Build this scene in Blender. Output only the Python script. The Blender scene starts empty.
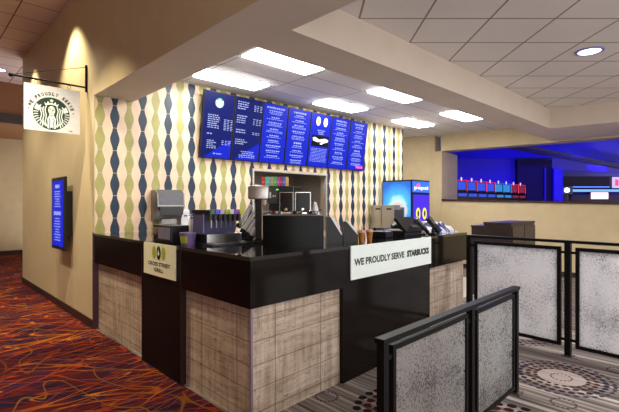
import bpy, bmesh, math, random
from mathutils import Vector, Matrix
random.seed(7)
sc = bpy.context.scene
COL = sc.collection
PI = math.pi
# ------------------------------------------------------------------ camera, world, light, exposure
cam_d = bpy.data.cameras.new('camera'); cam = bpy.data.objects.new('camera', cam_d); COL.objects.link(cam)
cam.location = (0, 0, 1.6); cam.rotation_euler = (PI/2, 0, 0)
cam_d.sensor_width = 36; cam_d.lens = 36*425/619; cam_d.shift_y = -1/619; cam_d.clip_start = .05
sc.camera = cam
sc.view_settings.view_transform = 'Standard'; sc.view_settings.look = 'None'
sc.view_settings.gamma = 1; sc.view_settings.use_curve_mapping = False
sc.view_settings.exposure = 0.25
wd = bpy.data.worlds.new('world'); sc.world = wd; wd.use_nodes = True
wd.node_tree.nodes['Background'].inputs[0].default_value = (1.0, .96, .93, 1)
wd.node_tree.nodes['Background'].inputs[1].default_value = 1.9

def area(name, loc, size, power, color, rot=(0, 0, 0), size_y=None, spread=None):
    l = bpy.data.lights.new(name, 'AREA'); l.energy = power; l.color = color; l.size = size
    if size_y: l.shape = 'RECTANGLE'; l.size_y = size_y
    if spread: l.spread = spread
    o = bpy.data.objects.new(name, l); COL.objects.link(o); o.location = loc; o.rotation_euler = rot
    return o
def spot(name, loc, target, power, color, ang, blend=.4, r=.04):
    l = bpy.data.lights.new(name, 'SPOT'); l.energy = power; l.color = color
    l.spot_size = ang; l.spot_blend = blend; l.shadow_soft_size = r
    o = bpy.data.objects.new(name, l); COL.objects.link(o); o.location = loc
    o.rotation_euler = (Vector(target)-Vector(loc)).to_track_quat('-Z', 'Y').to_euler()
    return o
WARM = (1.0, .80, .55); NEUT = (1.0, .93, .86); BLUE = (.02, .0, 1.0)

# ------------------------------------------------------------------ the two layout frames
PHI = math.atan2(.69, .7236)                 # kiosk frame: x along the menu wall, y along the left run
A = Vector((-.42, 3.01, 0))
DX = Vector((math.cos(PHI), math.sin(PHI), 0)); DY = Vector((-math.sin(PHI), math.cos(PHI), 0))
def F(L, o, z=0): return A + DY*L + DX*o + Vector((0, 0, z))
PC = math.atan2(.733, .68)                   # front run of the counter
CX = Vector((math.cos(PC), math.sin(PC), 0)); CY = Vector((-math.sin(PC), math.cos(PC), 0))
def G(s, q, z=0): return A + CX*s + CY*q + Vector((0, 0, z))
H = Vector((.8, -.6, 0)); HN = Vector((.6, .8, 0))
PH = math.atan2(-.6, .8)
WL = 3.42                                    # length of the left run, menu wall stands at L = WL

# lights of the place, plus one added spot for the sign
area('kitchen_light', F(WL+.6, 3.4, 2.1), .5, 5, NEUT)
for x, y in ((2.0, .5), (4.2, 1.0), (4.4, 3.6), (6.5, 3.0)):
    area('room_light', (x, y, 3.33), .5, 80, (1.0, .95, .92))
for x, y in ((3.22, 4.89), (5.2, 5.2)):
    spot('downlight', (x, y, 3.36), (x, y, 0), 60, (.95, .93, 1.0), 2.2, .6, .1)
for L_, o_, p_ in ((-2.0, -2.4, 50), (1.0, -2.6, 30), (4.2, -1.7, 260), (6.6, -1.7, 260), (8.8, -2.4, 200)):
    spot('hall_light', F(L_, o_, 4.58), F(L_, o_+.6, 0), p_, (1.0, .88, .68), 1.75, .7, .12)
for L_, d_, a_, p_ in ((2.8, 1.15, 1.5, 480), (4.3, .45, 1.6, 330), (6.9, .40, 1.5, 180)):
    spot('wall_washer', F(L_, -d_, 4.56), F(L_, -d_+.05, 2.6), p_, (1.0, .87, .58), a_, .6, .04)
spot('sign_fill_spot', F(1.9, -1.2, 4.56), F(3.7, -.42, 2.8), 50, (1.0, .95, .95), .75, .4, .05)  # added fill spot to brighten the hanging sign, no fixture there
area('hall_far_light', F(12.3, -1.5, 3.6), .8, 22, (1.0, .76, .5))
for x, y, z, p in ((6.2, 15.2, 3.4, 70), (9.5, 15.5, 3.4, 45), (13, 20, 3.4, 90), (10.2, 17.0, 3.4, 35)):
    area('casino_light', (x, y, z), 1.6, p, BLUE)
area('casino_uplight', (9, 16, 1.2), 5, 120, BLUE, (PI, 0, 0))
area('casino_uplight', (16, 21, 1.2), 5, 110, BLUE, (PI, 0, 0))

# ------------------------------------------------------------------ helpers: shapes
def box(bm, x0, x1, y0, y1, z0, z1, M=None, bev=0):
    vs = [bm.verts.new((x, y, z)) for x in (x0, x1) for y in (y0, y1) for z in (z0, z1)]
    if M is not None:
        for v in vs: v.co = M @ v.co
    fs = [bm.faces.new([vs[i] for i in f]) for f in ((0, 1, 3, 2), (4, 6, 7, 5), (0, 4, 5, 1), (2, 3, 7, 6), (0, 2, 6, 4), (1, 5, 7, 3))]
    if bev > 0:
        es = list({e for f in fs for e in f.edges})
        bmesh.ops.bevel(bm, geom=es, offset=bev, segments=2, affect='EDGES', profile=.6)
def prism(bm, pts, z0, z1):
    area2 = sum(pts[i][0]*pts[(i+1) % len(pts)][1]-pts[(i+1) % len(pts)][0]*pts[i][1] for i in range(len(pts)))
    if area2 < 0: pts = pts[::-1]
    a = [bm.verts.new((p[0], p[1], z0)) for p in pts]; b = [bm.verts.new((p[0], p[1], z1)) for p in pts]
    bm.faces.new(a[::-1]); bm.faces.new(b)
    n = len(pts)
    for i in range(n): bm.faces.new((a[i], a[(i+1) % n], b[(i+1) % n], b[i]))
def yprism(bm, pts, y0, y1):
    """outline in x,z pushed from y0 to y1"""
    a2 = sum(pts[i][0]*pts[(i+1) % len(pts)][1]-pts[(i+1) % len(pts)][0]*pts[i][1] for i in range(len(pts)))
    if a2 < 0: pts = pts[::-1]
    lo, hi = min(y0, y1), max(y0, y1)
    a = [bm.verts.new((p[0], lo, p[1])) for p in pts]; b = [bm.verts.new((p[0], hi, p[1])) for p in pts]
    bm.faces.new(a); bm.faces.new(b[::-1])
    n = len(pts)
    for i in range(n): bm.faces.new((a[i], b[i], b[(i+1) % n], a[(i+1) % n]))
def xprism(bm, pts, x0, x1):
    """outline in y,z pushed from x0 to x1"""
    n = len(pts)
    a = [bm.verts.new((x0, p[0], p[1])) for p in pts]; b = [bm.verts.new((x1, p[0], p[1])) for p in pts]
    bm.faces.new(a); bm.faces.new(b[::-1])
    for i in range(n): bm.faces.new((a[i], b[i], b[(i+1) % n], a[(i+1) % n]))
    bmesh.ops.recalc_face_normals(bm, faces=bm.faces)
def lathe(bm, prof, c=(0, 0, 0), n=20, M=None, caps=True):
    rings = []
    for r, z in prof:
        ring = []
        for i in range(n):
            p = Vector((c[0]+r*math.cos(2*PI*i/n), c[1]+r*math.sin(2*PI*i/n), c[2]+z))
            if M is not None: p = M @ p
            ring.append(bm.verts.new(p))
        rings.append(ring)
    for a, b in zip(rings, rings[1:]):
        for i in range(n): bm.faces.new((a[i], a[(i+1) % n], b[(i+1) % n], b[i]))
    if caps: bm.faces.new(rings[0][::-1]); bm.faces.new(rings[-1])
def tube(bm, pts, r, n=8):
    pts = [Vector(p) for p in pts]; rings = []
    for i, p in enumerate(pts):
        d = (pts[min(i+1, len(pts)-1)]-pts[max(i-1, 0)]).normalized()
        q = d.to_track_quat('Z', 'Y')
        rings.append([bm.verts.new(p+q @ Vector((r*math.cos(2*PI*k/n), r*math.sin(2*PI*k/n), 0))) for k in range(n)])
    for a, b in zip(rings, rings[1:]):
        for i in range(n): bm.faces.new((a[i], a[(i+1) % n], b[(i+1) % n], b[i]))
    bm.faces.new(rings[0][::-1]); bm.faces.new(rings[-1])
def sphere(bm, c, r, sx=1, sy=1, sz=1, M=None):
    m = Matrix.Translation(c) @ Matrix.Diagonal((sx*r, sy*r, sz*r, 1))
    if M is not None: m = M @ m
    bmesh.ops.create_uvsphere(bm, u_segments=18, v_segments=12, radius=1, matrix=m)
def ell(cx, cz, rx, rz, n=28, a0=0, a1=2*PI):
    full = abs(a1-a0-2*PI) < 1e-6
    return [(cx+rx*math.cos(a0+(a1-a0)*i/(n if full else n-1)), cz+rz*math.sin(a0+(a1-a0)*i/(n if full else n-1))) for i in range(n)]

def obj(name, bm, m, parent=None, smooth=False, loc=None, rotz=None, label=None, kind=None):
    me = bpy.data.meshes.new(name); bm.normal_update(); bm.to_mesh(me); bm.free()
    if m: me.materials.append(m)
    if smooth:
        for p in me.polygons: p.use_smooth = True
        try: me.set_sharp_from_angle(angle=math.radians(38))
        except Exception: pass
    o = bpy.data.objects.new(name, me); COL.objects.link(o)
    if parent: o.parent = parent
    if loc is not None: o.location = loc
    if rotz is not None: o.rotation_euler = (0, 0, rotz)
    if label: o['label'] = label
    if kind: o['kind'] = kind
    return o
def B(): return bmesh.new()
def tag(o, label, cat, group=None, kind=None):
    o['label'] = label; o['category'] = cat
    if group: o['group'] = group
    if kind: o['kind'] = kind
    return o
def thing(name, label, cat, loc=(0, 0, 0), rotz=0, group=None, rotx=0):
    o = bpy.data.objects.new(name, None); COL.objects.link(o); o.empty_display_size = .1
    o.location = loc; o.rotation_euler = (rotx, 0, rotz)
    return tag(o, label, cat, group)
def struct(name, bm, m, loc=None, rotz=None, parent=None):
    o = obj(name, bm, m, parent, loc=loc, rotz=rotz)
    if not parent: o['kind'] = 'structure'
    return o
def part(name, m, parent, *boxes, bev=0, label=None, M=None):
    bm = B()
    for b in boxes: box(bm, *b, M=M, bev=bev)
    return obj(name, bm, m, parent, label=label)
def dup(root, loc=None, rotz=None, label=None):
    r = root.copy(); COL.objects.link(r)
    if loc is not None: r.location = loc
    if rotz is not None: r.rotation_euler = (root.rotation_euler.x, 0, rotz)
    if label: r['label'] = label
    for ch in list(root.children):
        c = ch.copy(); COL.objects.link(c); c.parent = r
        for g in list(ch.children):
            d = g.copy(); COL.objects.link(d); d.parent = c
    return r
def text_bm(bm, s, x0, x1, z0, z1, y, depth=.003, bold=0.0, M=None):
    """writes s in the x,z plane facing -y, fitted into the box"""
    cu = bpy.data.curves.new('t', 'FONT'); cu.body = s; cu.offset = bold; cu.resolution_u = 3
    to = bpy.data.objects.new('t', cu); COL.objects.link(to)
    me = bpy.data.meshes.new_from_object(to.evaluated_get(bpy.context.evaluated_depsgraph_get()))
    bpy.data.objects.remove(to); bpy.data.curves.remove(cu)
    if not me.vertices: return
    xs = [v.co.x for v in me.vertices]; ys = [v.co.y for v in me.vertices]
    ax, bx = min(xs), max(xs); ay, by = min(ys), max(ys)
    new = []
    for v in me.vertices:
        p = Vector((x0+(v.co.x-ax)/(bx-ax)*(x1-x0), y, z0+(v.co.y-ay)/(by-ay)*(z1-z0)))
        if M is not None: p = M @ p
        new.append(bm.verts.new(p))
    for p in me.polygons:
        try: bm.faces.new([new[i] for i in p.vertices])
        except ValueError: pass
    bpy.data.meshes.remove(me)

# ------------------------------------------------------------------ helpers: materials
class NT:
    def __init__(s, name):
        s.m = bpy.data.materials.new(name); s.m.use_nodes = True; s.t = s.m.node_tree; s.n = s.t.nodes
        s.p = s.n['Principled BSDF']; s.out = s.n['Material Output']
    def link(s, a, b): s.t.links.new(a, b)
    def node(s, k, **kw):
        n = s.n.new(k)
        for a, v in kw.items(): setattr(n, a, v)
        return n
    def sset(s, inp, v):
        if isinstance(v, (int, float)): inp.default_value = v
        elif isinstance(v, tuple): inp.default_value = v if len(v) == len(inp.default_value) else (*v, 1)
        else: s.link(v, inp)
    def math(s, op, a, b=0.0, c=None, clamp=False):
        n = s.node('ShaderNodeMath', operation=op, use_clamp=clamp); s.sset(n.inputs[0], a); s.sset(n.inputs[1], b)
        if c is not None: s.sset(n.inputs[2], c)
        return n.outputs[0]
    def mix(s, f, a, b, mode='MIX'):
        n = s.node('ShaderNodeMix', data_type='RGBA', blend_type=mode); s.sset(n.inputs[0], f)
        s.sset(n.inputs[6], a); s.sset(n.inputs[7], b); return n.outputs[2]
    def coord(s, kind='Object'):
        return s.node('ShaderNodeTexCoord').outputs[kind]
    def sep(s, v):
        n = s.node('ShaderNodeSeparateXYZ'); s.link(v, n.inputs[0]); return n.outputs
    def mapping(s, v, scale=(1, 1, 1), rot=(0, 0, 0), loc=(0, 0, 0)):
        n = s.node('ShaderNodeMapping'); s.link(v, n.inputs[0]); n.inputs['Scale'].default_value = scale
        n.inputs['Rotation'].default_value = rot; n.inputs['Location'].default_value = loc; return n.outputs[0]
    def noise(s, v, scale, detail=3, rough=.5, dist=0):
        n = s.node('ShaderNodeTexNoise'); s.link(v, n.inputs['Vector']); n.inputs['Scale'].default_value = scale
        n.inputs['Detail'].default_value = detail; n.inputs['Roughness'].default_value = rough; n.inputs['Distortion'].default_value = dist
        return n.outputs[0]
    def ramp(s, v, stops, interp='LINEAR'):
        n = s.node('ShaderNodeValToRGB'); s.link(v, n.inputs[0]); n.color_ramp.interpolation = interp
        e = n.color_ramp.elements
        while len(e) < len(stops): e.new(.5)
        for k, (p, c) in enumerate(stops): e[k].position = p; e[k].color = (*c, 1) if len(c) == 3 else c
        return n.outputs[0]
    def bump(s, h, strength=.2, dist=.01):
        n = s.node('ShaderNodeBump'); s.link(h, n.inputs['Height']); n.inputs['Strength'].default_value = strength
        n.inputs['Distance'].default_value = dist; s.link(n.outputs[0], s.p.inputs['Normal'])
    def band(s, v, period, off, w):
        """1 on lines of width w repeated every period"""
        f = s.math('FRACT', s.math('ADD', s.math('DIVIDE', s.math('SUBTRACT', v, off), period), .5))
        d = s.math('MULTIPLY', s.math('ABSOLUTE', s.math('SUBTRACT', f, .5)), period)
        return s.math('LESS_THAN', d, w/2)
def mat(name, col, rough=.5, metal=0, var=.06, scale=20, bump=0, emit=None, es=0, spec=None, coat=0, alpha=None, trans=0):
    t = NT(name); c = t.coord(); nz = t.noise(c, scale, 3)
    lo = tuple(max(0, x*(1-var)) for x in col); hi = tuple(min(1, x*(1+var)) for x in col)
    t.link(t.ramp(nz, [(.3, lo), (.7, hi)]), t.p.inputs['Base Color'])
    t.p.inputs['Roughness'].default_value = rough; t.p.inputs['Metallic'].default_value = metal
    if spec is not None: t.p.inputs['Specular IOR Level'].default_value = spec
    if coat: t.p.inputs['Coat Weight'].default_value = coat
    if trans: t.p.inputs['Transmission Weight'].default_value = trans
    if bump: t.bump(nz, bump, .005)
    if emit: t.p.inputs['Emission Color'].default_value = (*emit, 1); t.p.inputs['Emission Strength'].default_value = es
    return t.m

TAN = mat('tan_paint', (.56, .46, .29), .5, var=.04, scale=3, spec=.45)
TAN_P = mat('tan_paint_far', (.60, .48, .28), .6, var=.05, scale=4)
SOFFIT = mat('soffit_paint', (.70, .60, .50), .65, var=.03, scale=3)
SOFF_DARK = TAN
BASEB = mat('baseboard_vinyl', (.022, .012, .014), .45)
BLACK = mat('black_laminate', (.004, .004, .005), .25, spec=.12)
FASCIA = mat('dark_brown_laminate', (.008, .006, .005), .12, spec=.22)
METALBLK = mat('black_steel', (.004, .004, .004), .5, spec=.16)
PLASTIC = mat('black_plastic', (.007, .007, .008), .32, spec=.35)
PLASTIC2 = mat('charcoal_plastic', (.035, .035, .04), .4)
STEEL = mat('brushed_steel', (.55, .54, .53), .28, metal=1, var=.1, scale=60)
STEEL_D = mat('dark_steel', (.28, .27, .26), .35, metal=1)
CHROME = mat('chrome', (.8, .8, .8), .08, metal=1)
WHITE = mat('white_board', (.76, .85, .82), .35, var=.02)
WHITEP = mat('white_plastic', (.75, .75, .76), .3)
CREAM = mat('cream_board', (.80, .78, .58), .4, var=.03)
GREEN = mat('logo_green', (.002, .032, .017), .5)
LIME = mat('lime_print', (.36, .42, .03), .5)
INK = mat('black_ink', (.008, .008, .008), .5)
PURPLE = mat('purple_plastic', (.16, .10, .28), .3)
DARKP = mat('purple_trim', (.10, .05, .08), .35, metal=.5)
WOODD = mat('dark_red_wood', (.045, .012, .008), .4, var=.3, scale=8)
CAB = mat('dark_brown_cabinet', (.030, .018, .013), .35, var=.2, scale=9)
RED = mat('red_print', (.6, .02, .02), .4)
def emis(name, col, s):
    return mat(name, tuple(min(1, c*.15) for c in col), .4, emit=col, es=s, var=.02, spec=.12)
DIFF = emis('light_diffuser', (1.0, .97, .93), 24.0)
SCR_N = emis('screen_navy', (.002, .006, .11), 1.0)
SCR_B = emis('screen_blue', (.003, .014, .48), 1.0)
SCR_T = emis('screen_text', (.50, .60, 1.0), .9)
SCR_G = emis('screen_logo_green', (.05, .38, .30), 1.0)
SCR_K = emis('screen_black', (.002, .002, .004), 1.0)
SCR_L = emis('screen_lime', (.55, .60, .03), 1.0)
SCR_P = emis('screen_pink', (.80, .10, .60), 1.0)
SCR_W = emis('screen_white', (.95, .95, 1), 1.1)

def tile_wall_mat():
    t = NT('hourglass_tile'); x, y, z = t.sep(t.coord())
    ph = t.math('MULTIPLY', t.math('SUBTRACT', z, 2.025), 2*PI/.30)
    hw = t.math('SUBTRACT', .044, t.math('MULTIPLY', t.math('COSINE', ph), .017))
    def stripe(off, k=1.0):
        f = t.math('FRACT', t.math('ADD', t.math('DIVIDE', t.math('SUBTRACT', x, off), .373), .5))
        d = t.math('MULTIPLY', t.math('ABSOLUTE', t.math('SUBTRACT', f, .5)), .373)
        return t.math('LESS_THAN', d, t.math('MULTIPLY', hw, k)), t.math('SUBTRACT', d, hw)
    navy, dn = stripe(.258); green, dg = stripe(.258+.1865, 1.05)
    nz = t.noise(t.coord(), 5, 2)
    cream = t.ramp(nz, [(.3, (.74, .55, .39)), (.7, (.84, .65, .47))])
    c = t.mix(green, cream, t.ramp(nz, [(.3, (.32, .30, .09)), (.7, (.42, .39, .13))]))
    c = t.mix(navy, c, t.ramp(nz, [(.3, (.005, .022, .050)), (.7, (.009, .034, .070))]))
    jt = t.band(z, .30, 2.025, .006)
    jc = t.band(z, .30, 2.175, .003)
    anyc = t.math('MAXIMUM', navy, green)
    c = t.mix(t.math('MULTIPLY', t.math('MULTIPLY', jt, anyc), .8), c, (.62, .55, .42))
    c = t.mix(t.math('MULTIPLY', t.math('MULTIPLY', jc, t.math('SUBTRACT', 1, anyc)), .35), c, (.30, .22, .15))
    e = t.math('MINIMUM', t.math('ABSOLUTE', dn), t.math('ABSOLUTE', dg))
    edge = t.math('LESS_THAN', e, .0022)
    c = t.mix(t.math('MULTIPLY', edge, .45), c, (.45, .36, .26))
    t.link(c, t.p.inputs['Base Color']); t.p.inputs['Roughness'].default_value = .42
    h = t.math('MINIMUM', t.math('MULTIPLY', e, 90), 1.0)
    t.bump(h, .4, .003)
    return t.m
TILEWALL = tile_wall_mat()

def marble_mat():
    t = NT('vein_cut_stone'); co = t.coord(); x, y, z = t.sep(co)
    n1 = t.noise(t.mapping(co, (1.2, 1.2, 12)), 1.8, 6, .68); n2 = t.noise(t.mapping(co, (14, 14, 1.2)), 1.5, 6, .68)
    n3 = t.noise(co, 2.0, 3)
    cellx = t.math('FLOOR', t.math('DIVIDE', t.math('SUBTRACT', x, .286), .525)); cellz = t.math('FLOOR', t.math('DIVIDE', t.math('SUBTRACT', z, .60), .175))
    wn = t.node('ShaderNodeTexWhiteNoise', noise_dimensions='2D'); cb_ = t.node('ShaderNodeCombineXYZ'); t.link(cellx, cb_.inputs[0]); t.link(cellz, cb_.inputs[1]); t.link(cb_.outputs[0], wn.inputs['Vector'])
    sel = t.math('ADD', t.math('MULTIPLY', wn.outputs[0], .5), .25)
    nn = t.math('ADD', t.math('MULTIPLY', n1, sel), t.math('MULTIPLY', n2, t.math('SUBTRACT', 1, sel)))
    c = t.ramp(nn, [(.38, (.31, .25, .19)), (.5, (.50, .415, .335)), (.62, (.66, .57, .48))])
    c = t.mix(.6, c, t.ramp(n3, [(.35, (.72, .64, .57)), (.65, (1, .96, .92))]), 'MULTIPLY')
    pit = t.noise(t.mapping(co, (9, 9, 60)), 1.5, 2, .5)
    c = t.mix(t.math('MULTIPLY', t.math('LESS_THAN', pit, .335), .65), c, (.09, .06, .045))
    pit2 = t.noise(t.mapping(co, (60, 60, 9)), 1.5, 2, .5)
    c = t.mix(t.math('MULTIPLY', t.math('LESS_THAN', pit2, .32), .5), c, (.11, .08, .06))
    j = t.math('MAXIMUM', t.band(x, .525, .286, .008), t.band(z, .175, .60, .006))
    c = t.mix(t.math('MULTIPLY', j, .85), c, (.085, .06, .045))
    t.link(c, t.p.inputs['Base Color']); t.p.inputs['Roughness'].default_value = .42
    return t.m
MARBLE = marble_mat()

def ceiling_mat(name, col, line, px, py, ox, oy, w=.02):
    t = NT(name); co = t.coord(); x, y, z = t.sep(co)
    nz = t.noise(co, 70, 3); big = t.noise(co, 1.3, 2)
    c = t.ramp(nz, [(.3, tuple(v*.92 for v in col)), (.7, col)])
    c = t.mix(.25, c, t.ramp(big, [(.35, tuple(v*.85 for v in col)), (.65, col)]))
    j = t.math('MAXIMUM', t.band(x, px, ox, w), t.band(y, py, oy, w))
    t.link(t.mix(j, c, line), t.p.inputs['Base Color']); t.p.inputs['Roughness'].default_value = .85
    t.bump(nz, .15, .004)
    return t.m
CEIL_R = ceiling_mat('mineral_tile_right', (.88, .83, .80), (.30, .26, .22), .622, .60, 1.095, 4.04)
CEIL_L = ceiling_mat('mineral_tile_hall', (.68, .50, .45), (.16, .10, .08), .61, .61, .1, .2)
CEIL_K = ceiling_mat('mineral_tile_kiosk', (.86, .84, .86), (.45, .42, .43), 1.17, .485, .05, -.05, .022)

def carpet_red():
    t = NT('swirl_carpet'); co = t.coord()
    base = t.ramp(t.noise(co, 1.6, 3), [(.36, (.006, .003, .012)), (.48, (.020, .003, .014)), (.58, (.048, .003, .007)), (.68, (.012, .004, .020))])
    def lines(sc_, rot, scale, w, dist, c, base, cut, loc):
        v = t.mapping(t.mapping(co, (1, 1, 1), (0, 0, rot), loc), sc_); n = t.noise(v, scale, 0, .4, dist)
        d = t.math('ABSOLUTE', t.math('SUBTRACT', n, cut))
        m = t.math('SUBTRACT', 1.3, t.math('DIVIDE', d, w), clamp=True)
        br = t.noise(t.mapping(co, (1, 1, 1), (0, 0, 0), loc), 1.3, 1)
        m = t.math('MULTIPLY', m, t.math('MULTIPLY', t.math('SUBTRACT', br, .40), 9, clamp=True))
        return t.mix(m, base, c)
    c = base
    for k in range(4): c = lines((.55, 2.8, 1), -.2-k*.33, 1.4, .024, .25, (.075, .004, .004), c, .50+.02*(k % 3-1), (3+k*7, 1+k, 0))
    for k in range(2): c = lines((.6, 2.6, 1), -.9+k*.9, 1.5, .013, .3, (.028, .008, .032), c, .48, (7, 2+k*5, 0))
    for k in range(7): c = lines((.5, 2.9, 1), .25-k*.27, 1.5, .0105, .35, [(.22, .026, .003), (.22, .06, .006), (.38, .10, .009)][k % 3], c, .48+.02*(k % 3), (1+k*3, 5+k*11, 0))
    c = lines((.8, 2.2, 1), .9, 1.3, .009, .3, (.15, .05, .006), c, .50, (31, 15, 0))
    fib = t.noise(co, 240, 2)
    c = t.mix(.35, c, t.ramp(fib, [(.3, (.35, .35, .35)), (.7, (1.5, 1.5, 1.5))]), 'MULTIPLY')
    t.link(c, t.p.inputs['Base Color']); t.p.inputs['Roughness'].default_value = .95
    t.p.inputs['Specular IOR Level'].default_value = .1; t.bump(fib, .5, .004)
    return t.m
def carpet_grey():
    t = NT('striped_medallion_carpet'); co = t.coord(); X, Y, Z = t.sep(co)
    v = t.mapping(co, (1, 1, 1), (0, 0, -PHI))
    n = t.noise(t.mapping(v, (11, .22, 1)), 2.0, 4, .6)
    c = t.ramp(n, [(.34, (.05, .042, .038)), (.46, (.13, .108, .098)), (.56, (.26, .225, .205)), (.68, (.48, .43, .40))])
    def cell(cx, cy):
        dx = t.math('SUBTRACT', X, cx); dy = t.math('SUBTRACT', Y, cy)
        r = t.math('SQRT', t.math('ADD', t.math('MULTIPLY', dx, dx), t.math('MULTIPLY', dy, dy)))
        return r, t.math('ARCTAN2', dy, dx)
    def dots(r, a, R, n, rr, ph, wide=1.0):
        fa = t.math('SUBTRACT', t.math('FRACT', t.math('ADD', t.math('MULTIPLY', a, n/(2*PI)), ph)), .5)
        tx = t.math('MULTIPLY', fa, 2*PI*R/n/wide); ty = t.math('SUBTRACT', r, R)
        d = t.math('ADD', t.math('MULTIPLY', tx, tx), t.math('MULTIPLY', ty, ty))
        return t.math('LESS_THAN', d, rr*rr)
    def big(c, cx, cy, dark=False):
        r, a = cell(cx, cy)
        c = t.mix(t.math('MULTIPLY', t.math('LESS_THAN', r, .195), .6), c, (.48, .40, .38))
        cols = [(.41, 36, .017, (.035, .025, .06), 1.5), (.345, 30, .024, (.018, .012, .03), 1.2), (.275, 24, .023, (.05, .016, .016), 1.2), (.215, 22, .018, (.03, .010, .016), 1.2)]
        if dark: cols = [(.41, 26, .034, (.012, .006, .008), 1.1), (.33, 22, .034, (.05, .008, .010), 1.1), (.25, 18, .030, (.012, .006, .008), 1.1)]
        for k, (R, n_, rr, cc, w) in enumerate(cols): c = t.mix(dots(r, a, R, n_, rr, .5*(k % 2), w), c, cc)
        return t.mix(dots(r, a, .085, 16, .010, 0, 1.2), c, (.05, .03, .03))
    def small(c, cx, cy):
        r, a = cell(cx, cy)
        return t.mix(dots(r, a, .09, 16, .011, 0, 1.2), c, (.05, .03, .03))
    for p in ((2.34, 3.95), (2.62, 5.25), (3.75, 4.55), (4.2, 6.2)): c = big(c, *p)
    for p in ((.78, 3.30), (1.42, 3.02), (1.35, 4.35)): c = big(c, *p, dark=True)
    for p in ((2.05, 3.43), (2.98, 4.10), (.144, 3.55), (1.75, 4.9), (1.95, 2.7)): c = small(c, *p)
    fib = t.noise(co, 260, 2)
    c = t.mix(.3, c, t.ramp(fib, [(.3, (.5, .5, .5)), (.7, (1.3, 1.3, 1.3))]), 'MULTIPLY')
    t.link(c, t.p.inputs['Base Color']); t.p.inputs['Roughness'].default_value = .95
    t.p.inputs['Specular IOR Level'].default_value = .1; t.bump(fib, .4, .004)
    return t.m
def speckle_glass(name, scale, thr, seed):
    t = NT(name); co = t.coord()
    v = t.mapping(co, (1, 1, 1), (0, 0, 0), (seed, seed, seed))
    n = t.noise(v, scale, 5, .72); big = t.noise(v, 3.0, 2)
    s = t.math('ADD', n, t.math('MULTIPLY', t.math('SUBTRACT', big, .5), .34))
    m = t.math('MULTIPLY', t.math('SUBTRACT', s, thr), 14, clamp=True)
    t.link(t.ramp(n, [(.35, (.62, .62, .63)), (.6, (.88, .88, .88))]), t.p.inputs['Base Color'])
    t.p.inputs['Roughness'].default_value = .28
    tr = t.node('ShaderNodeBsdfTranslucent'); tr.inputs[0].default_value = (.8, .8, .8, 1)
    ms = t.node('ShaderNodeMixShader'); ms.inputs[0].default_value = 1.9
    t.link(t.p.outputs[0], ms.inputs[1]); t.link(tr.outputs[0], ms.inputs[2])
    gl = t.node('ShaderNodeBsdfGlass'); gl.inputs['Color'].default_value = (.50, .50, .52, 1); gl.inputs['IOR'].default_value = 1.05; gl.inputs['Roughness'].default_value = .05
    m2 = t.node('ShaderNodeMixShader'); t.link(m, m2.inputs[0]); t.link(gl.outputs[0], m2.inputs[1]); t.link(ms.outputs[0], m2.inputs[2])
    t.link(m2.outputs[0], t.out.inputs[0]); t.bump(n, .3, .002)
    return t.m
GLASS_N = speckle_glass('speckled_glass_near', 90, .415, 0)
GLASS_F = speckle_glass('speckled_glass_far', 85, .395, 5)

# ------------------------------------------------------------------ the setting
def poly(name, pts, z, m, flip=False):
    bm = B(); prism(bm, [(p[0], p[1]) for p in pts], z if not flip else z-.1, z+.1 if not flip else z)
    return struct(name, bm, m)
FR = (.06, -.75)
# floors: the boundary of the two carpets runs from the counter corner towards the camera
poly('floor', [F(0, .02), A+Vector((.3, -4, 0)), A+Vector((14, -7, 0)), (20, 30), (-3, 30), F(WL+.2, .02)], 0, carpet_grey(), True)
poly('floor_hall', [F(WL+.2, .02), F(0, .02), A+Vector((.3, -4, 0)), (-4, -5), F(0, -11), F(18, -11), F(18, 2.5), F(8, .02)], 0, carpet_red(), True)
CK = 3.43; UZ = 3.018; CR = 3.373; CH = 4.63
C1 = Vector((4.45, 7.87, 0)); HS = Vector((3.45, 11.16, 0))
def isect(p, d, q, e):
    den = d.x*e.y-d.y*e.x; w = q-p; return p+d*((w.x*e.y-w.y*e.x)/den)
Q = isect(F(.63, 0), DX, HS, H)
poly('ceiling_right', [F(.13, .5), C1, C1+H*6, (9.4, -5), F(-9, .5)], CR, CEIL_R)
bm = B(); box(bm, .4, 12, .55, 7, CK, CK+.1); struct('ceiling_kiosk', bm, CEIL_K, A, PHI)
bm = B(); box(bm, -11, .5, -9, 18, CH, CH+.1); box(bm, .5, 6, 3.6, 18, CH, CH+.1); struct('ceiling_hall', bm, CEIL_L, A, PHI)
# soffits
bm = B(); box(bm, .003, .50, -9, WL, UZ, CH, ); s1 = struct('wall_soffit_hall', bm, SOFFIT, A, PHI)
bm = B(); box(bm, 0, .0029, -9, WL, UZ, CH); struct('wall_soffit_face', bm, SOFF_DARK, A, PHI)
bm = B(); prism(bm, [F(.13, .5), C1, C1+H*.02, Q, F(.63, .5)], UZ, CK); struct('ceiling_beam_arm', bm, SOFFIT)
bm = B(); prism(bm, [C1+H*.02, C1+H*6, C1+H*6+HN*2.03, Q], UZ, CK); struct('ceiling_beam_right', bm, SOFFIT)
bm = B(); prism(bm, [HS, Q, Q+HN*.4, HS+HN*.4], UZ, CK); prism(bm, [Q, Q+H*5.5, Q+H*5.5+HN*.4, Q+HN*.4], UZ, CK); struct('wall_header', bm, TAN_P)
bm = B(); prism(bm, [isect(C1, HN, HS-HN*.30, H)+H*.0, HS-HN*.30+H*7.5, HS-HN*.22+H*7.5, HS-HN*.22+H*2.2], UZ-.035, UZ); struct('trim_header', bm, TAN_P)
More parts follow.
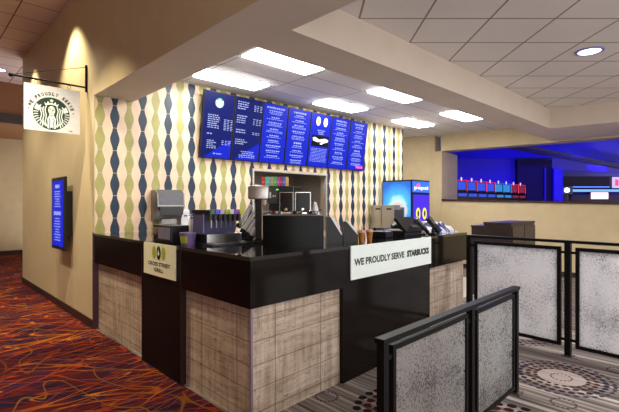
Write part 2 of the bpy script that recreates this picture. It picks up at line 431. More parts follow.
# left wall, end baseboard
bm = B(); box(bm, 0, .012, WL, WL+.135, 0, CH); box(bm, 0, .13, WL+.135, 8.0, 0, CH); struct('wall_left', bm, TAN, A, PHI)
bm = B(); box(bm, -.015, 0, WL+.03, 8.0, 0, .11); box(bm, -.015, .13, 8.0, 8.015, 0, .11); struct('baseboard_left', bm, BASEB, A, PHI)
bm = B(); box(bm, -.012, 0, WL-.005, WL+.028, 0, 1.245); box(bm, .0005, .09, WL-.014, WL-.0008, 0, .859); struct('trim_1', bm, DARKP, A, PHI)
# hallway beyond
bm = B(); box(bm, -9, 4, 14.3, 14.5, 0, 4.6); struct('wall_hall_end', bm, TAN_P, A, PHI)
bm = B(); box(bm, -9, 4, 14.27, 14.3, 0, .12); struct('baseboard_hall', bm, BASEB, A, PHI)
bm = B(); box(bm, -9, 4, 10.3, 14.3, 3.75, CH); struct('ceiling_bulkhead', bm, mat('bulkhead_paint', (.24, .10, .035), .6), A, PHI)
bm = B(); box(bm, -9, 4, 10.24, 10.3, 3.62, 3.86); struct('trim_bulkhead', bm, mat('bulkhead_trim', (.03, .015, .012), .4), A, PHI)
bm = B(); box(bm, -4.9, -4.7, -5, 14.3, 0, CH); struct('wall_hall_blocker', bm, mat('hall_blocker_paint', (.30, .20, .12), .6), A, PHI)  # unseen far side of the hall, added to block world light
bm = B(); box(bm, .97, 7.2, 1.0, WL-.8, .001, .006); struct('floor_kiosk_bounce', bm, mat('kiosk_bounce_floor', (.55, .50, .46), .5), A, PHI)  # unseen pale floor, added to bounce light up to the kiosk ceiling
# menu wall with the pass-through
bm = B(); T1 = 6.97; a0, a1, b0, b1 = 2.52, 4.27, 1.10, 2.20
for r in ((.013, a0, 0, CK), (a1, T1, 0, CK), (a0, a1, 0, b0), (a0, a1, b1, CK)): box(bm, r[0], r[1], 0, .13, r[2], r[3])
struct('wall_menu', bm, TILEWALL, F(WL, 0), PHI)
bm = B(); box(bm, a0-.3, a1+.3, 1.3, 1.35, .6, 2.6); box(bm, a0-.3, a1+.3, .13, 1.3, 2.35, 2.4); box(bm, a0-.35, a0-.3, .13, 1.3, .6, 2.6); box(bm, a1+.3, a1+.35, .13, 1.3, .6, 2.6); box(bm, a0-.3, a1+.3, .13, 1.3, .9, .95)
struct('wall_kitchen', bm, mat('kitchen_panel', (.36, .32, .27), .4, metal=.3), F(WL, 0), PHI)
bm = B(); box(bm, a0, a1, -.03, .13, b1-.02, b1+.025); box(bm, a0-.03, a0, -.03, .13, b0, b1+.025); box(bm, a1, a1+.03, -.03, .13, b0, b1+.025); box(bm, a0, a1, -.05, .13, b0-.03, b0)
struct('trim_passthrough', bm, mat('passthrough_frame', (.55, .50, .42), .35, metal=.5), F(WL, 0), PHI)
# far tan wall, jamb, half wall, ledge
bm = B(); prism(bm, [(2.1, 11.62), (3.20, 11.33), (3.26, 11.6), (2.1, 11.9)], 0, CK); struct('wall_far', bm, TAN_P)
bm = B(); prism(bm, [HS-H*.16-HN*.02, HS+H*.03-HN*.02, HS+H*.03+HN*1.25, HS-H*.16+HN*1.25], 0, UZ); prism(bm, [HS-H*.30-HN*.02, HS-H*.161-HN*.02, HS-H*.161+HN*.4, HS-H*.30+HN*.4], 0, CK); struct('wall_jamb', bm, TAN_P)
def zat(s): return 1.755-.10*s/3.8
bm = B(); p = [HS+H*.03, HS+H*6.99, HS+H*6.99+HN*.2, HS+H*.03+HN*.2]; ss = [.03, 7, 7, .03]
lo = [bm.verts.new((q.x, q.y, 0)) for q in p]; hi = [bm.verts.new((q.x, q.y, zat(s_)-.045)) for q, s_ in zip(p, ss)]
bm.faces.new(lo); bm.faces.new(hi[::-1])
for i in range(4): bm.faces.new((lo[i], lo[(i+1) % 4], hi[(i+1) % 4], hi[i]))
bmesh.ops.recalc_face_normals(bm, faces=bm.faces); struct('wall_half', bm, TAN_P)
bm = B(); p = [HS+H*.03-HN*.04, HS+H*7-HN*.04, HS+H*7+HN*.24, HS+H*.03+HN*.24]
lo = [bm.verts.new((q.x, q.y, zat(s_)-.045)) for q, s_ in zip(p, ss)]; hi = [bm.verts.new((q.x, q.y, zat(s_))) for q, s_ in zip(p, ss)]
bm.faces.new(lo); bm.faces.new(hi[::-1])
for i in range(4): bm.faces.new((lo[i], lo[(i+1) % 4], hi[(i+1) % 4], hi[i]))
bmesh.ops.recalc_face_normals(bm, faces=bm.faces); struct('trim_ledge', bm, WOODD)
bm = B(); prism(bm, [HS+H*.03-HN*.015, HS+H*7-HN*.015, HS+H*7, HS+H*.03], 0, .11); struct('baseboard_half', bm, BASEB)
# casino beyond
CW = mat('casino_wall_bluelit', (.13, .09, .55), .6); CD = mat('casino_dark_panel', (.02, .008, .025), .5); CC = mat('casino_ceiling_bluelit', (.09, .08, .50), .5)  # blue of the casino lighting put into the wall and ceiling colour
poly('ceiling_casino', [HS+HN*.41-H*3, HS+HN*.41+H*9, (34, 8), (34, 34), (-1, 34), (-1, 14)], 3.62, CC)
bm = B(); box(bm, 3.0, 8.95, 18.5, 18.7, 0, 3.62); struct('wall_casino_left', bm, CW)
bm = B(); prism(bm, [HS+H*7.0, HS+H*9, HS+H*9+HN*.4, HS+H*7.0+HN*.4], 0, 3.62); prism(bm, [HS+H*9, (34, 8), (34, 8.3), HS+H*9+HN*.4], 0, 3.62); box(bm, 34, 34.2, 8, 34, 0, 3.62); struct('wall_casino_blocker', bm, CW)  # unseen walls, added to keep world light out of the casino
bm = B(); box(bm, 8.95, 10.45, 18.3, 18.7, 0, 3.55); struct('wall_casino_panel', bm, CD)
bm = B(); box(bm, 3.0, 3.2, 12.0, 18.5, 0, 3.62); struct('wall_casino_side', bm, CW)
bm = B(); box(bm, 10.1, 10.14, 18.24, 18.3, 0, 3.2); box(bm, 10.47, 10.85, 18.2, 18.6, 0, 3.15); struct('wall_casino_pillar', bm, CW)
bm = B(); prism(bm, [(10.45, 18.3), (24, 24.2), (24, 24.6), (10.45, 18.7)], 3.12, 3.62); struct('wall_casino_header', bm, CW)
bm = B(); box(bm, 10, 34, 30, 30.2, 0, 3.62); box(bm, 10.6, 33, 26, 26.3, 0, 2.2); struct('wall_casino_end', bm, CD)
for k, dz in enumerate((0, .28)):
    bm = B(); p0 = Vector((6.2+dz, 12.6-dz*.6, 0)); p1 = Vector((15+dz, 20.0-dz*.6, 0)); d = (p1-p0).normalized(); n = Vector((-d.y, d.x, 0))
    prism(bm, [p0-d*1.5, p1, p1+n*.10, p0-d*1.5+n*.10], 3.24, 3.34); struct('trim_casino_track', bm, CD)
struct('trim_casino_track_light', (lambda bm: (prism(bm, [(6.55, 12.75), (15.35, 20.15), (15.30, 20.2), (6.50, 12.80)], 3.27, 3.31), bm)[1])(B()), mat('track_gap', (.08, .07, .2), .5))

# ------------------------------------------------------------------ ceiling lights
def ceiling_light(x, y, lab, first=None):
    P = F(y, x, CK)
    if first: return dup(first, P, PHI, lab)
    t = thing('ceiling_light', lab, 'ceiling light', P, PHI, 'lit rectangular panels in the ceiling over the kiosk')
    bm = B(); w, d = 1.08, .42
    for r in ((0, w, -.012, 0), (0, w, -d, -d+.012), (0, .012, -d+.012, -.012), (w-.012, w, -d+.012, -.012)): box(bm, r[0], r[1], r[2]+.0, r[3], -.012, -.001)
    obj('frame', bm, WHITEP, t)
    bm = B(); box(bm, .014, w-.014, -d+.014, -.014, -.032, -.001, bev=.006); obj('diffuser', bm, DIFF, t)  # lens drop added so its glowing sides light the ceiling
    return t
def inv(X, Y):
    v = Vector((X, Y, 0))-A; return v.dot(DX), v.dot(DY)
labs = ['lit ceiling panel nearest the camera, by the soffit corner', 'middle lit ceiling panel of the row along the front soffit', 'lit ceiling panel at the far right end, by the front soffit',
        'lit ceiling panel above the left menu screens', 'lit ceiling panel above the right menu screens', 'lit ceiling panel near the far tan wall, past the menu screens']
cl = None
for (X, Y, dy), lb in zip(((-.613, 4.926, 0), (1.135, 6.56, 0), (2.80, 8.21, 0), (-1.31, 5.60, .5), (.387, 7.215, .5), (2.11, 8.84, .5)), labs):
    o_, L_ = inv(X, Y)
    if dy: L_ += .5
    else: L_ += .33
    # measured corners are the near-left ones seen at the top edge of each panel
    q = ceiling_light(o_, L_, lb, cl); cl = cl or q
def downlight(x, y, z, lab, col=None):
    t = thing('downlight', lab, 'ceiling light', (x, y, z))
    bm = B(); lathe(bm, [(.112, -.002), (.118, -.014), (.145, -.012), (.15, -.001)], n=28, caps=False); obj('trim_ring', bm, mat('ring_blue', (.25, .25, .75), .3), t, smooth=True)
    bm = B(); lathe(bm, [(.112, -.010), (.112, -.002)], n=28); obj('lens', bm, emis('downlight_lens', (.95, .95, 1), 3.5), t, smooth=True)
downlight(3.22, 4.89, CR, 'round recessed downlight with bluish rim in the right tiled ceiling')
downlight(-6.93, 9.5, CH, 'small recessed downlight in the dim hall ceiling above the hanging sign')

# ------------------------------------------------------------------ service counter
FL = 3.76; TZ = 1.23
ct = thing('service_counter', 'L-shaped black topped service counter clad in veined stone and dark panels', 'counter', A, 0)
def loc(p): return (p-A)
inner = isect(F(0, .95), DY, G(0, .95), CX)
bm = B()
pts = [loc(p) for p in (F(0, 0), G(FL, 0), G(FL, .95), inner, F(WL-.005, .95), F(WL-.005, 0))]
prism(bm, pts, TZ-.03, TZ); obj('worktop', bm, mat('polished_black_stone', (.010, .009, .010), .06, spec=.7, coat=.5), ct)
def lpart(name, m, frame, x0, x1, y0, y1, z0, z1, label=None):
    """a panel modelled in the frame of its own run so that its pattern follows the run"""
    bm = B(); box(bm, x0, x1, y0, y1, z0, z1)
    o = obj(name, bm, m, ct, label=label); o.rotation_euler = (0, 0, PC if frame == 'G' else PHI-PI/2)
    if frame == 'F': pass
    return o
# front run: local x = along the run, y = inward
fz0 = .86
lpart('fascia_panel', FASCIA, 'G', .002, 1.10, .0, .04, fz0, TZ-.031)
lpart('fascia_panel', FASCIA, 'G', 2.70, FL, .0, .04, fz0, TZ-.031)
lpart('stone_panel', MARBLE, 'G', .05, 1.07, .05, .09, 0, fz0)
lpart('stone_panel', MARBLE, 'G', 2.72, FL-.01, .05, .09, 0, fz0)
lpart('black_panel', FASCIA, 'G', 1.071, 2.715, .012, .06, .0, fz0+.0)
lpart('fascia_panel', FASCIA, 'G', 1.102, 2.698, .006, .04, fz0, TZ-.031)
lpart('end_panel', FASCIA, 'G', FL-.02, FL, .1, .93, 0, TZ-.031)
lpart('inner_panel', BLACK, 'G', 1.10, FL-.03, .89, .91, 0, TZ-.031)
# left run: local x runs from the wall to the corner (x = -L), y = inward
def lp(name, m, L0, L1, y0, y1, z0, z1, label=None): return lpart(name, m, 'F', -L1, -L0, y0, y1, z0, z1, label)
def Lpx(px):
    r = (px-309.5)/425; return (-.42-3.01*r)/(.69+.7236*r)
La, Lb = Lpx(181), Lpx(141.5)
lp('fascia_panel', BLACK, .002, La, .0, .04, fz0, TZ-.031); lp('fascia_panel', BLACK, Lb, WL-.002, .0, .04, fz0, TZ-.031)
lp('stone_panel', MARBLE, .05, La+.0, .05, .09, 0, fz0); lp('stone_panel', MARBLE, Lb, WL-.002, .05, .09, 0, fz0)
lp('black_panel', mat('matte_black_panel', (.004, .004, .005), .45, spec=.15), La+.012, Lb-.012, .004, .09, 0, TZ-.031)
lp('edge_trim', mat('dark_red_edge', (.02, .004, .006), .4), La+.0, La+.011, .0, .09, 0, TZ-.031); lp('edge_trim', mat('dark_red_edge', (.02, .004, .006), .4), Lb-.011, Lb-.0005, .0, .09, 0, TZ-.031)
lp('inner_panel', BLACK, 1.10, WL-.03, .90, .92, 0, TZ-.031)
bm = B(); tube(bm, [(.035, .035, 0), (.035, .035, fz0)], .014, 8)
o = obj('corner_trim', bm, mat('corner_metal', (.35, .28, .36), .3, metal=.6), ct); o.rotation_euler = (0, 0, (PC+PHI)/2)
bm = B(); box(bm, .06, 1.06, .042, .048, fz0-.012, fz0-.002); o = obj('light_strip', bm, emis('led_strip', (.75, .62, 1), 1.2), ct); o.rotation_euler = (0, 0, PC)

# ------------------------------------------------------------------ signs on the counter
t = thing('counter_sign', 'long white sign with black capitals on the front of the counter', 'sign', G(1.157, 0, .917), PC)
SW = 2.697-1.157; SH = TZ-.004-.917
bm = B(); box(bm, 0, SW, -.014, -.001, 0, SH); obj('board', bm, WHITE, t)
bm = B(); text_bm(bm, 'WE PROUDLY SERVE', .045, .93, SH/2-.032, SH/2+.036, -.0155, bold=.035)
text_bm(bm, 'STARBUCKS', .985, SW-.06, SH/2-.034, SH/2+.038, -.0155, bold=.065); obj('lettering', bm, INK, t)
L0, L1 = Lpx(176.3), Lpx(145)
t = thing('counter_sign', 'small cream sign with two green ovals and a flame on the counter side', 'sign', F(L1, 0, .916), PHI-PI/2)
W = L1-L0; HH = TZ-.002-.916
bm = B(); box(bm, 0, W, -.012, -.001, 0, HH); obj('board', bm, CREAM, t)
bm = B(); yprism(bm, ell(W*.36, HH*.72, .042, .062), -.0135, -.012); obj('oval_emblem', bm, LIME, t, label='lime green oval on the left'); bm = B(); yprism(bm, ell(W*.66, HH*.72, .042, .062), -.0135, -.012); obj('oval_emblem', bm, LIME, t, label='lime green oval on the right')
bm = B(); yprism(bm, ell(W*.51, HH*.72, .043, .066), -.0150, -.0135); obj('flame_emblem', bm, INK, t, label='black oval')
bm = B(); yprism(bm, [(W*.51-.016, HH*.66), (W*.51-.02, HH*.70), (W*.51-.004, HH*.82), (W*.51+.006, HH*.76), (W*.51+.018, HH*.70), (W*.51+.014, HH*.66), (W*.51, HH*.635)], -.0165, -.015); obj('flame', bm, WHITE, t)
bm = B(); text_bm(bm, 'CROSS STREET', W*.16, W*.86, HH*.31, HH*.43, -.0135, bold=.03); text_bm(bm, 'GRILL', W*.36, W*.66, HH*.13, HH*.25, -.0135, bold=.03); obj('lettering', bm, INK, t)

# ------------------------------------------------------------------ siren logo (x,z plane facing -y, unit radius)
def stroke(pts, w0, w1=None):
    w1 = w0 if w1 is None else w1; l, r = [], []
    for i, p in enumerate(pts):
        a = pts[max(i-1, 0)]; b = pts[min(i+1, len(pts)-1)]; dx, dz = b[0]-a[0], b[1]-a[1]; m = math.hypot(dx, dz) or 1
        w = (w0+(w1-w0)*i/(len(pts)-1))/2
        l.append((p[0]-dz/m*w, p[1]+dx/m*w)); r.append((p[0]+dz/m*w, p[1]-dx/m*w))
    return l+r[::-1]
def logo(parent, cx, cz, R, y, mg, mw, full=True):
    S = lambda pts: [(cx+p[0]*R, cz+p[1]*R) for p in pts]
    e = .0012
    bm = B(); yprism(bm, S(ell(0, 0, 1, 1, 48)), y-e, y); obj('emblem_disc', bm, mg, parent, label='green disc')
    bm = B()
    def P(pts, k=1): yprism(bm, S(pts), y-e-e*k, y-e)
    # tails and fins at both sides
    for s in (-1, 1):
        P([(s*.80, .54), (s*.93, .22), (s*.80, .14), (s*.66, .10), (s*.64, .26), (s*.54, .50), (s*.70, .42)])
        for k in range(7):
            a = .08-.17*k
            P(stroke([(s*(.97 if k < 5 else .9)*math.cos(a-.05), math.sin(a-.05)), (s*.84*math.cos(a), .84*math.sin(a)-.02), (s*.72*math.cos(a), .74*math.sin(a)-.03)], .065, .04))
        # hair waves
        for k in range(3):
            pts = []
            for i in range(16):
                q = i/15; pts.append((s*(.285+.125*k+.04*math.sin(q*10.5+k*.2)+.13*math.sin(q*PI*.9)*.7-.09*q), .44-.06*k-q*(1.34-.15*k)))
            P(stroke(pts, .062, .058))
    # face, neck, torso
    P(ell(0, .20, .19, .27, 24), 1.2)
    P([(-.11, .02), (.11, .02), (.14, -.14), (.24, -.34), (.22, -.60), (.22, -.93), (-.22, -.93), (-.22, -.60), (-.24, -.34), (-.14, -.14)])
    # crown
    P([(-.32, .44), (-.40, .66), (-.26, .58), (-.21, .76), (-.10, .62), (0, .68), (.10, .62), (.21, .76), (.26, .58), (.40, .66), (.32, .44), (.2, .52), (0, .56), (-.2, .52)])
    st = [((.13 if i % 2 == 0 else .055)*math.sin(i*PI/5), .80+(.13 if i % 2 == 0 else .055)*math.cos(i*PI/5)) for i in range(10)]
    P(st)
    obj('emblem_figure', bm, mw, parent, label='white crowned figure')
    bm = B()
    def K(pts): yprism(bm, S(pts), y-e*3, y-e*2.3)
    for s in (-1, 1): K(ell(s*.085, .22, .045, .022, 10)); K(stroke([(s*.03, .28), (s*.09, .31), (s*.15, .28)], .026))
    K(stroke([(.02, .25), (.035, .14), (-.01, .12)], .026)); K(ell(0, .035, .06, .022, 10)); K(stroke([(-.09, -.09), (0, -.13), (.09, -.09)], .03))
    for s in (-1, 1): K(stroke([(s*.11, -.30), (s*.14, -.45), (s*.09, -.60), (s*.13, -.78), (s*.10, -.93)], .04))
    K([(-.06, -.86), (.06, -.86), (.05, -.97), (-.05, -.97)]) ; obj('emblem_face', bm, mg, parent, label='green face lines')
# ------------------------------------------------------------------ hanging blade sign
W0 = F(3.71, 0)
t = thing('sign_bracket', 'black wall bracket arm with ball end and guy wire holding the hanging sign', 'bracket', F(3.71, 0, 3.17), PHI)
part('mount_bar', METALBLK, t, (-.022, -.001, -.014, .014, -.06, .30))
bm = B(); tube(bm, [(-.02, 0, 0), (-.83, 0, 0)], .012); obj('arm', bm, METALBLK, t, smooth=True)
bm = B(); sphere(bm, (-.845, 0, 0), .028); obj('ball_end', bm, METALBLK, t, smooth=True)
bm = B(); tube(bm, [(-.02, 0, .27), (-.82, 0, .01)], .004, 6); obj('guy_wire', bm, METALBLK, t)
t = thing('hanging_sign', 'square white blade sign with round green crowned emblem hanging from the bracket', 'sign', F(3.71, -.715, 2.53), PHI)
SWd, SHt = .626, .575
part('board', WHITEP, t, (0, SWd, -.008, .008, 0, SHt))
for x in (.13, .50):
    bm = B(); tube(bm, [(x+.02*math.cos(a), 0, .603+.024*math.sin(a)) for a in [i*2*PI/14 for i in range(15)]], .003, 6); obj('hook_ring', bm, METALBLK, t)
logo(t, SWd*.475, SHt*.40, .205, -.008, GREEN, WHITE)
bm = B(); word = 'WE PROUDLY SERVE'; n = len(word); a_0, a_1 = math.radians(160), math.radians(20)
for i, chh in enumerate(word):
    if chh == ' ': continue
    a = a_0+(a_1-a_0)*i/(n-1); rr = .228; w = .028 if chh != 'W' else .038
    M = Matrix.Translation((SWd*.475+rr*math.cos(a), -.0095, SHt*.40+rr*math.sin(a))) @ Matrix.Rotation(-(a-PI/2), 4, 'Y')
    text_bm(bm, chh, -w/2, w/2, 0, .044, 0, bold=.05, M=M)
for s in (-1, 1): yprism(bm, ell(SWd*.475+s*.247, SHt*.40+.035, .008, .008, 12), -.0095, -.008)
text_bm(bm, 'TM', SWd*.78, SWd*.85, .025, .040, -.0095, bold=.02); obj('lettering', bm, INK, t)

# ------------------------------------------------------------------ illegible rows of menu writing
def rows(bm, x0, x1, z1, z0, n, y, h=None, center=True, dens=.85, lmin=.55):
    dz = (z1-z0)/n; h = h or dz*.5
    for i in range(n):
        zc = z1-dz*(i+.5); L = (x1-x0)*random.uniform(lmin, 1)*dens; x = (x0+x1-L)/2 if center else x0; xe = x+L
        while x < xe-.008:
            w = min(random.uniform(.02, .05), xe-x)
            k = x
            while k < x+w-.003:
                hh = h*random.uniform(.8, 1)
                vs = [bm.verts.new(p) for p in ((k, y, zc-h/2), (k+.0055, y, zc-h/2), (k+.0055, y, zc-h/2+hh), (k, y, zc-h/2+hh))]
                bm.faces.new(vs); k += .0085
            x += w+.012
def sprite(bm, x0, x1, z0, z1, y):
    bm.faces.new([bm.verts.new(p) for p in ((x0, y, z0), (x1, y, z0), (x1, y, z1), (x0, y, z1))])
BW, BH = .545, 1.02; tilt = math.asin(.15/1.02)
blabs = ['dark blue menu screen with the round green emblem, leftmost of seven', 'dark blue menu screen with price columns, second from the left',
         'bright blue menu screen full of centred text, third from the left', 'bright blue menu screen, left neighbour of the one with white ovals',
         'blue menu screen with two white ovals and a dark picture', 'blue menu screen between the oval picture screen and the last one', 'blue menu screen with a pink mark at the bottom, rightmost of seven']
for i in range(7):
    t = thing('menu_screen', blabs[i], 'menu screen', F(WL, 1.475+i*.558, 2.325)-DY*.06, PHI, 'menu screens in a row on the tiled wall', tilt)
    part('housing', PLASTIC, t, (0, BW, 0, .045, 0, BH), bev=.003)
    dark = i < 2
    bm = B(); box(bm, .014, BW-.014, -.002, -.0002, .014, BH-.014); obj('display', bm, SCR_N if dark else SCR_B, t)
    if dark:
        bm = B(); yprism(bm, [(BW*.12, .016), (BW-.016, .016), (BW-.016, .32), (BW*.62, .20)], -.0035, -.002); obj('bright_corner', bm, SCR_B, t, label='bright blue triangle')
    y = -.0045; bm = B()
    if i == 0:
        rows(bm, .09, .34, .68, .46, 7, y, center=False, lmin=.7); rows(bm, .09, .22, .40, .36, 1, y, center=False)
        rows(bm, .10, .32, .29, .15, 5, y, center=False)
        for c in (.40, .46, .52): rows(bm, c-.025, c+.02, .63, .45, 7, y, lmin=.9, dens=1)
        for c in (.38, .44, .50): rows(bm, c-.02, c+.02, .30, .22, 3, y, lmin=.9, dens=1)
        rows(bm, .2, .4, .10, .06, 1, y)
    elif i == 1:
        for a, b in ((.96, .82), (.74, .60), (.52, .44), (.36, .26)):
            rows(bm, .05, .33, a, b, max(2, int((a-b)/.03)), y, center=False, lmin=.6)
            if b > .4:
                for c in (.39, .45, .51): rows(bm, c-.02, c+.02, a-.03, b, max(2, int((a-b)/.035)), y, lmin=.9, dens=1)
        rows(bm, .1, .5, .17, .05, 4, y)
    elif i in (2, 3, 5, 6):
        z = BH-.05; rows(bm, .12 if i != 2 else .07, BW-.12 if i != 2 else BW-.07, z, z-.045, 1, y, h=.034, lmin=.95, dens=1); z -= .06
        while z > .10:
            rows(bm, .08, BW-.08, z, z-.03, 1, y, h=.022, lmin=.5); z -= .035
            k = random.choice((1, 2)); rows(bm, .05, BW-.05, z, z-.022*k, k, y, h=.011, lmin=.6); z -= .022*k+.03
            if i in (3, 6) and .38 < z < .46: rows(bm, .18, BW-.18, z, z-.045, 1, y, h=.036, lmin=.95, dens=1); z -= .06
    else:
        rows(bm, .16, .42, .72, .62, 3, y, h=.02); rows(bm, .05, BW-.05, .37, .10, 10, y, h=.010, lmin=.9, dens=1)
    obj('menu_text', bm, SCR_T, t)
    if i == 0: logo(t, BW*.5, BH*.84, .075, -.0045, SCR_G, SCR_W)
    if i == 4:
        bm = B(); yprism(bm, ell(.19, .87, .055, .085), -.004, -.002); yprism(bm, ell(.385, .87, .055, .085), -.004, -.002); obj('oval_emblem', bm, SCR_W, t, label='white ovals')
        bm = B(); yprism(bm, ell(.19, .87, .02, .04, 12), -.006, -.004); yprism(bm, ell(.385, .87, .02, .04, 12), -.006, -.004); obj('oval_centre', bm, SCR_L, t, label='lime drops')
        bm = B(); yprism(bm, [(.06, .40), (.515, .40), (.515, .61), (.06, .61)], -.004, -.002); pc = obj('picture', bm, SCR_K, t, label='dark picture panel')
        bm = B(); yprism(bm, [(.08, .55), (.14, .57), (.25, .53), (.40, .56), (.50, .54), (.49, .50), (.38, .47), (.33, .44), (.27, .45), (.34, .49), (.20, .48), (.10, .50)], -.006, -.0045); obj('picture_shape', bm, SCR_W, t)
    if i == 6:
        bm = B(); yprism(bm, [(.30, .05), (.52, .05), (.50, .12), (.42, .09), (.28, .12)], -.004, -.002); obj('pink_mark', bm, SCR_P, t)
# wall screen on the left wall
t = thing('wall_screen', 'tall narrow blue information screen on the tan left wall', 'screen', F(5.05, -.12, .94), PHI-PI/2)
part('housing', PLASTIC, t, (0, .70, 0, .04, 0, 1.07), bev=.004)
part('mount', PLASTIC, t, (.35, .66, .041, .118, .22, .86))
bm = B(); box(bm, .05, .65, -.002, -.0002, .05, 1.02); obj('display', bm, SCR_B, t)
bm = B(); y = -.004
rows(bm, .22, .48, .98, .90, 1, y, h=.06, lmin=.98, dens=1); rows(bm, .12, .58, .88, .62, 7, y, h=.016); rows(bm, .15, .55, .58, .50, 1, y, h=.06, lmin=.98, dens=1); rows(bm, .12, .58, .48, .12, 9, y, h=.016)
obj('display_text', bm, SCR_T, t)

# ------------------------------------------------------------------ railings
def railing(name, lab, P, ang, length, height, posts, panels, glass, ptop, pbot, w=.045, f=.028):
    t = thing(name, lab, 'railing', P, ang)
    part('top_rail', METALBLK, t, (-.022, length, -w/2-.008, w/2+.008, height-.028, height), bev=.002)
    for s in posts:
        part('post', METALBLK, t, (s-w/2, s+w/2, -w/2, w/2, .012, height-.0285))
        part('base_plate', STEEL_D, t, (s-.05, s+.05, -.05, .05, 0, .0115))
    for a, b in panels:
        bm = B()
        for r in ((a, b, pbot, pbot+f), (a, b, ptop-f, ptop), (a, a+f, pbot+f, ptop-f), (b-f, b, pbot+f, ptop-f)): box(bm, r[0], r[1], -.016, .016, r[2], r[3])
        fr = obj('panel_frame', bm, METALBLK, t)
        bm = B(); box(bm, a+f, b-f, -.005, .005, pbot+f, ptop-f); obj('glass_pane', bm, glass, fr)
    for s in posts:
        for a, b in panels:
            for z in (ptop-.07, pbot+.06):
                if 0 < a-s-w/2 < .12: part('connector', METALBLK, t, (s+w/2, a, -.008, .008, z, z+.025))
                if 0 < s-w/2-b < .12: part('connector', METALBLK, t, (b, s-w/2, -.008, .008, z, z+.025))
    return t
railing('glass_railing', 'low black railing with two speckled glass panels nearest the camera', (.375, 2.214, 0), math.atan2(.714, .70), 2.0, .907, (.012, 1.08, 1.965), ((.088, 1.01), (1.152, 1.912)), GLASS_N, .85, .05)
railing('glass_railing', 'taller black railing with wide speckled glass panels behind the near one', (2.013, 5.35, 0), math.atan2(-.761, .648), 2.26, 1.225, (.0, 1.117, 2.235), ((.074, 1.05), (1.19, 2.165)), GLASS_F, 1.155, .10, .055, .036)

# ------------------------------------------------------------------ equipment on and behind the counter
def tw(px, off):
    """distance along the menu wall of the point that stands `off` in front of it"""
    p = F(WL-off, 0); r = (px-309.5)/425; return (p.y*r-p.x)/(DX.x-DX.y*r)
def at(px, Y, z=0): return Vector(((px-309.5)/425*Y, Y, z))
# paper towel dispenser on the tiles
TDB = F(WL, 0)
t0, t1 = tw(157, .2), tw(184, .2)
t = thing('towel_dispenser', 'silver and black paper towel dispenser mounted on the tiled wall', 'dispenser', TDB+DX*t0+Vector((0, 0, 1.38)), PHI)
w = t1-t0
bm = B(); xprism(bm, [(-.002, 0), (-.002, .43), (-.14, .43), (-.21, .38), (-.225, .20), (-.14, .06), (-.10, 0)], 0, w); obj('housing', bm, STEEL_D, t)
bm = B(); xprism(bm, [(-.15, .425), (-.216, .375), (-.228, .22), (-.232, .22), (-.222, .385), (-.15, .436)], .02, w-.02); obj('cover', bm, mat('smoked_steel_cover', (.10, .10, .11), .3, metal=.7), t)
part('window', PLASTIC2, t, (.03, w-.03, -.235, -.222, .08, .20), bev=.003)
part('paper', WHITEP, t, (w*.25, w*.8, -.125, -.12, -.05, .02))
# soap dispenser
t = thing('soap_dispenser', 'white wall soap dispenser right of the towel dispenser', 'dispenser', TDB+DX*tw(181, .1)+Vector((0, 0, 1.24)), PHI)
part('housing', WHITEP, t, (0, .14, -.10, -.002, 0, .29), bev=.015)
part('window', PURPLE, t, (.045, .095, -.104, -.1, .19, .215)); part('lever', WHITEP, t, (.03, .11, -.13, -.10, .01, .05), bev=.006)
# napkin holder near the left edge
t = thing('napkin_holder', 'black napkin dispenser with a round chrome face near the counter edge', 'dispenser', F(1.78, .07, TZ), PHI-PI/2)
part('housing', PLASTIC, t, (0, .40, .0, .19, 0, .17), bev=.012)
part('side_plate', mat('grey_violet_plate', (.25, .23, .34), .25, metal=.4), t, (.12, .38, -.006, 0, .035, .15), bev=.002)
bm = B(); lathe(bm, [(.045, 0), (.045, .012), (.03, .014)], n=20, M=Matrix.Translation((.06, .0, .10)) @ Matrix.Rotation(PI/2, 4, 'X')); obj('round_face', bm, CHROME, t, smooth=True)
part('front_slot', CHROME, t, (-.004, 0, .05, .14, .05, .13))
# purple cup with lime label
t = thing('condiment_cup', 'short purple tub with a lime green label beside the small cream sign', 'tub', F(1.16, .13, TZ))
bm = B(); lathe(bm, [(.060, 0), (.075, .10), (.079, .102), (.079, .115), (.07, .115)], n=24); obj('tub', bm, PURPLE, t, smooth=True)
bm = B(); 
for i in range(8):
    a = math.radians(-150+i*9); b = a+math.radians(9)
    bm.faces.new([bm.verts.new((r*math.cos(q), r*math.sin(q), z)) for q, r, z in ((a, .0645, .02), (b, .0645, .02), (b, .075, .085), (a, .075, .085))])
obj('label', bm, LIME, t)
# white pump bottle
t = thing('pump_bottle', 'white bottle with a pump standing behind the purple tub', 'bottle', F(1.50, .34, TZ))
bm = B(); lathe(bm, [(.034, 0), (.036, .01), (.036, .17), (.018, .20), (.018, .225)], n=18); obj('bottle_body', bm, WHITEP, t, smooth=True)
bm = B(); tube(bm, [(0, 0, .225), (0, 0, .27), (.0, -.05, .265)], .007); obj('pump', bm, STEEL, t, smooth=True)

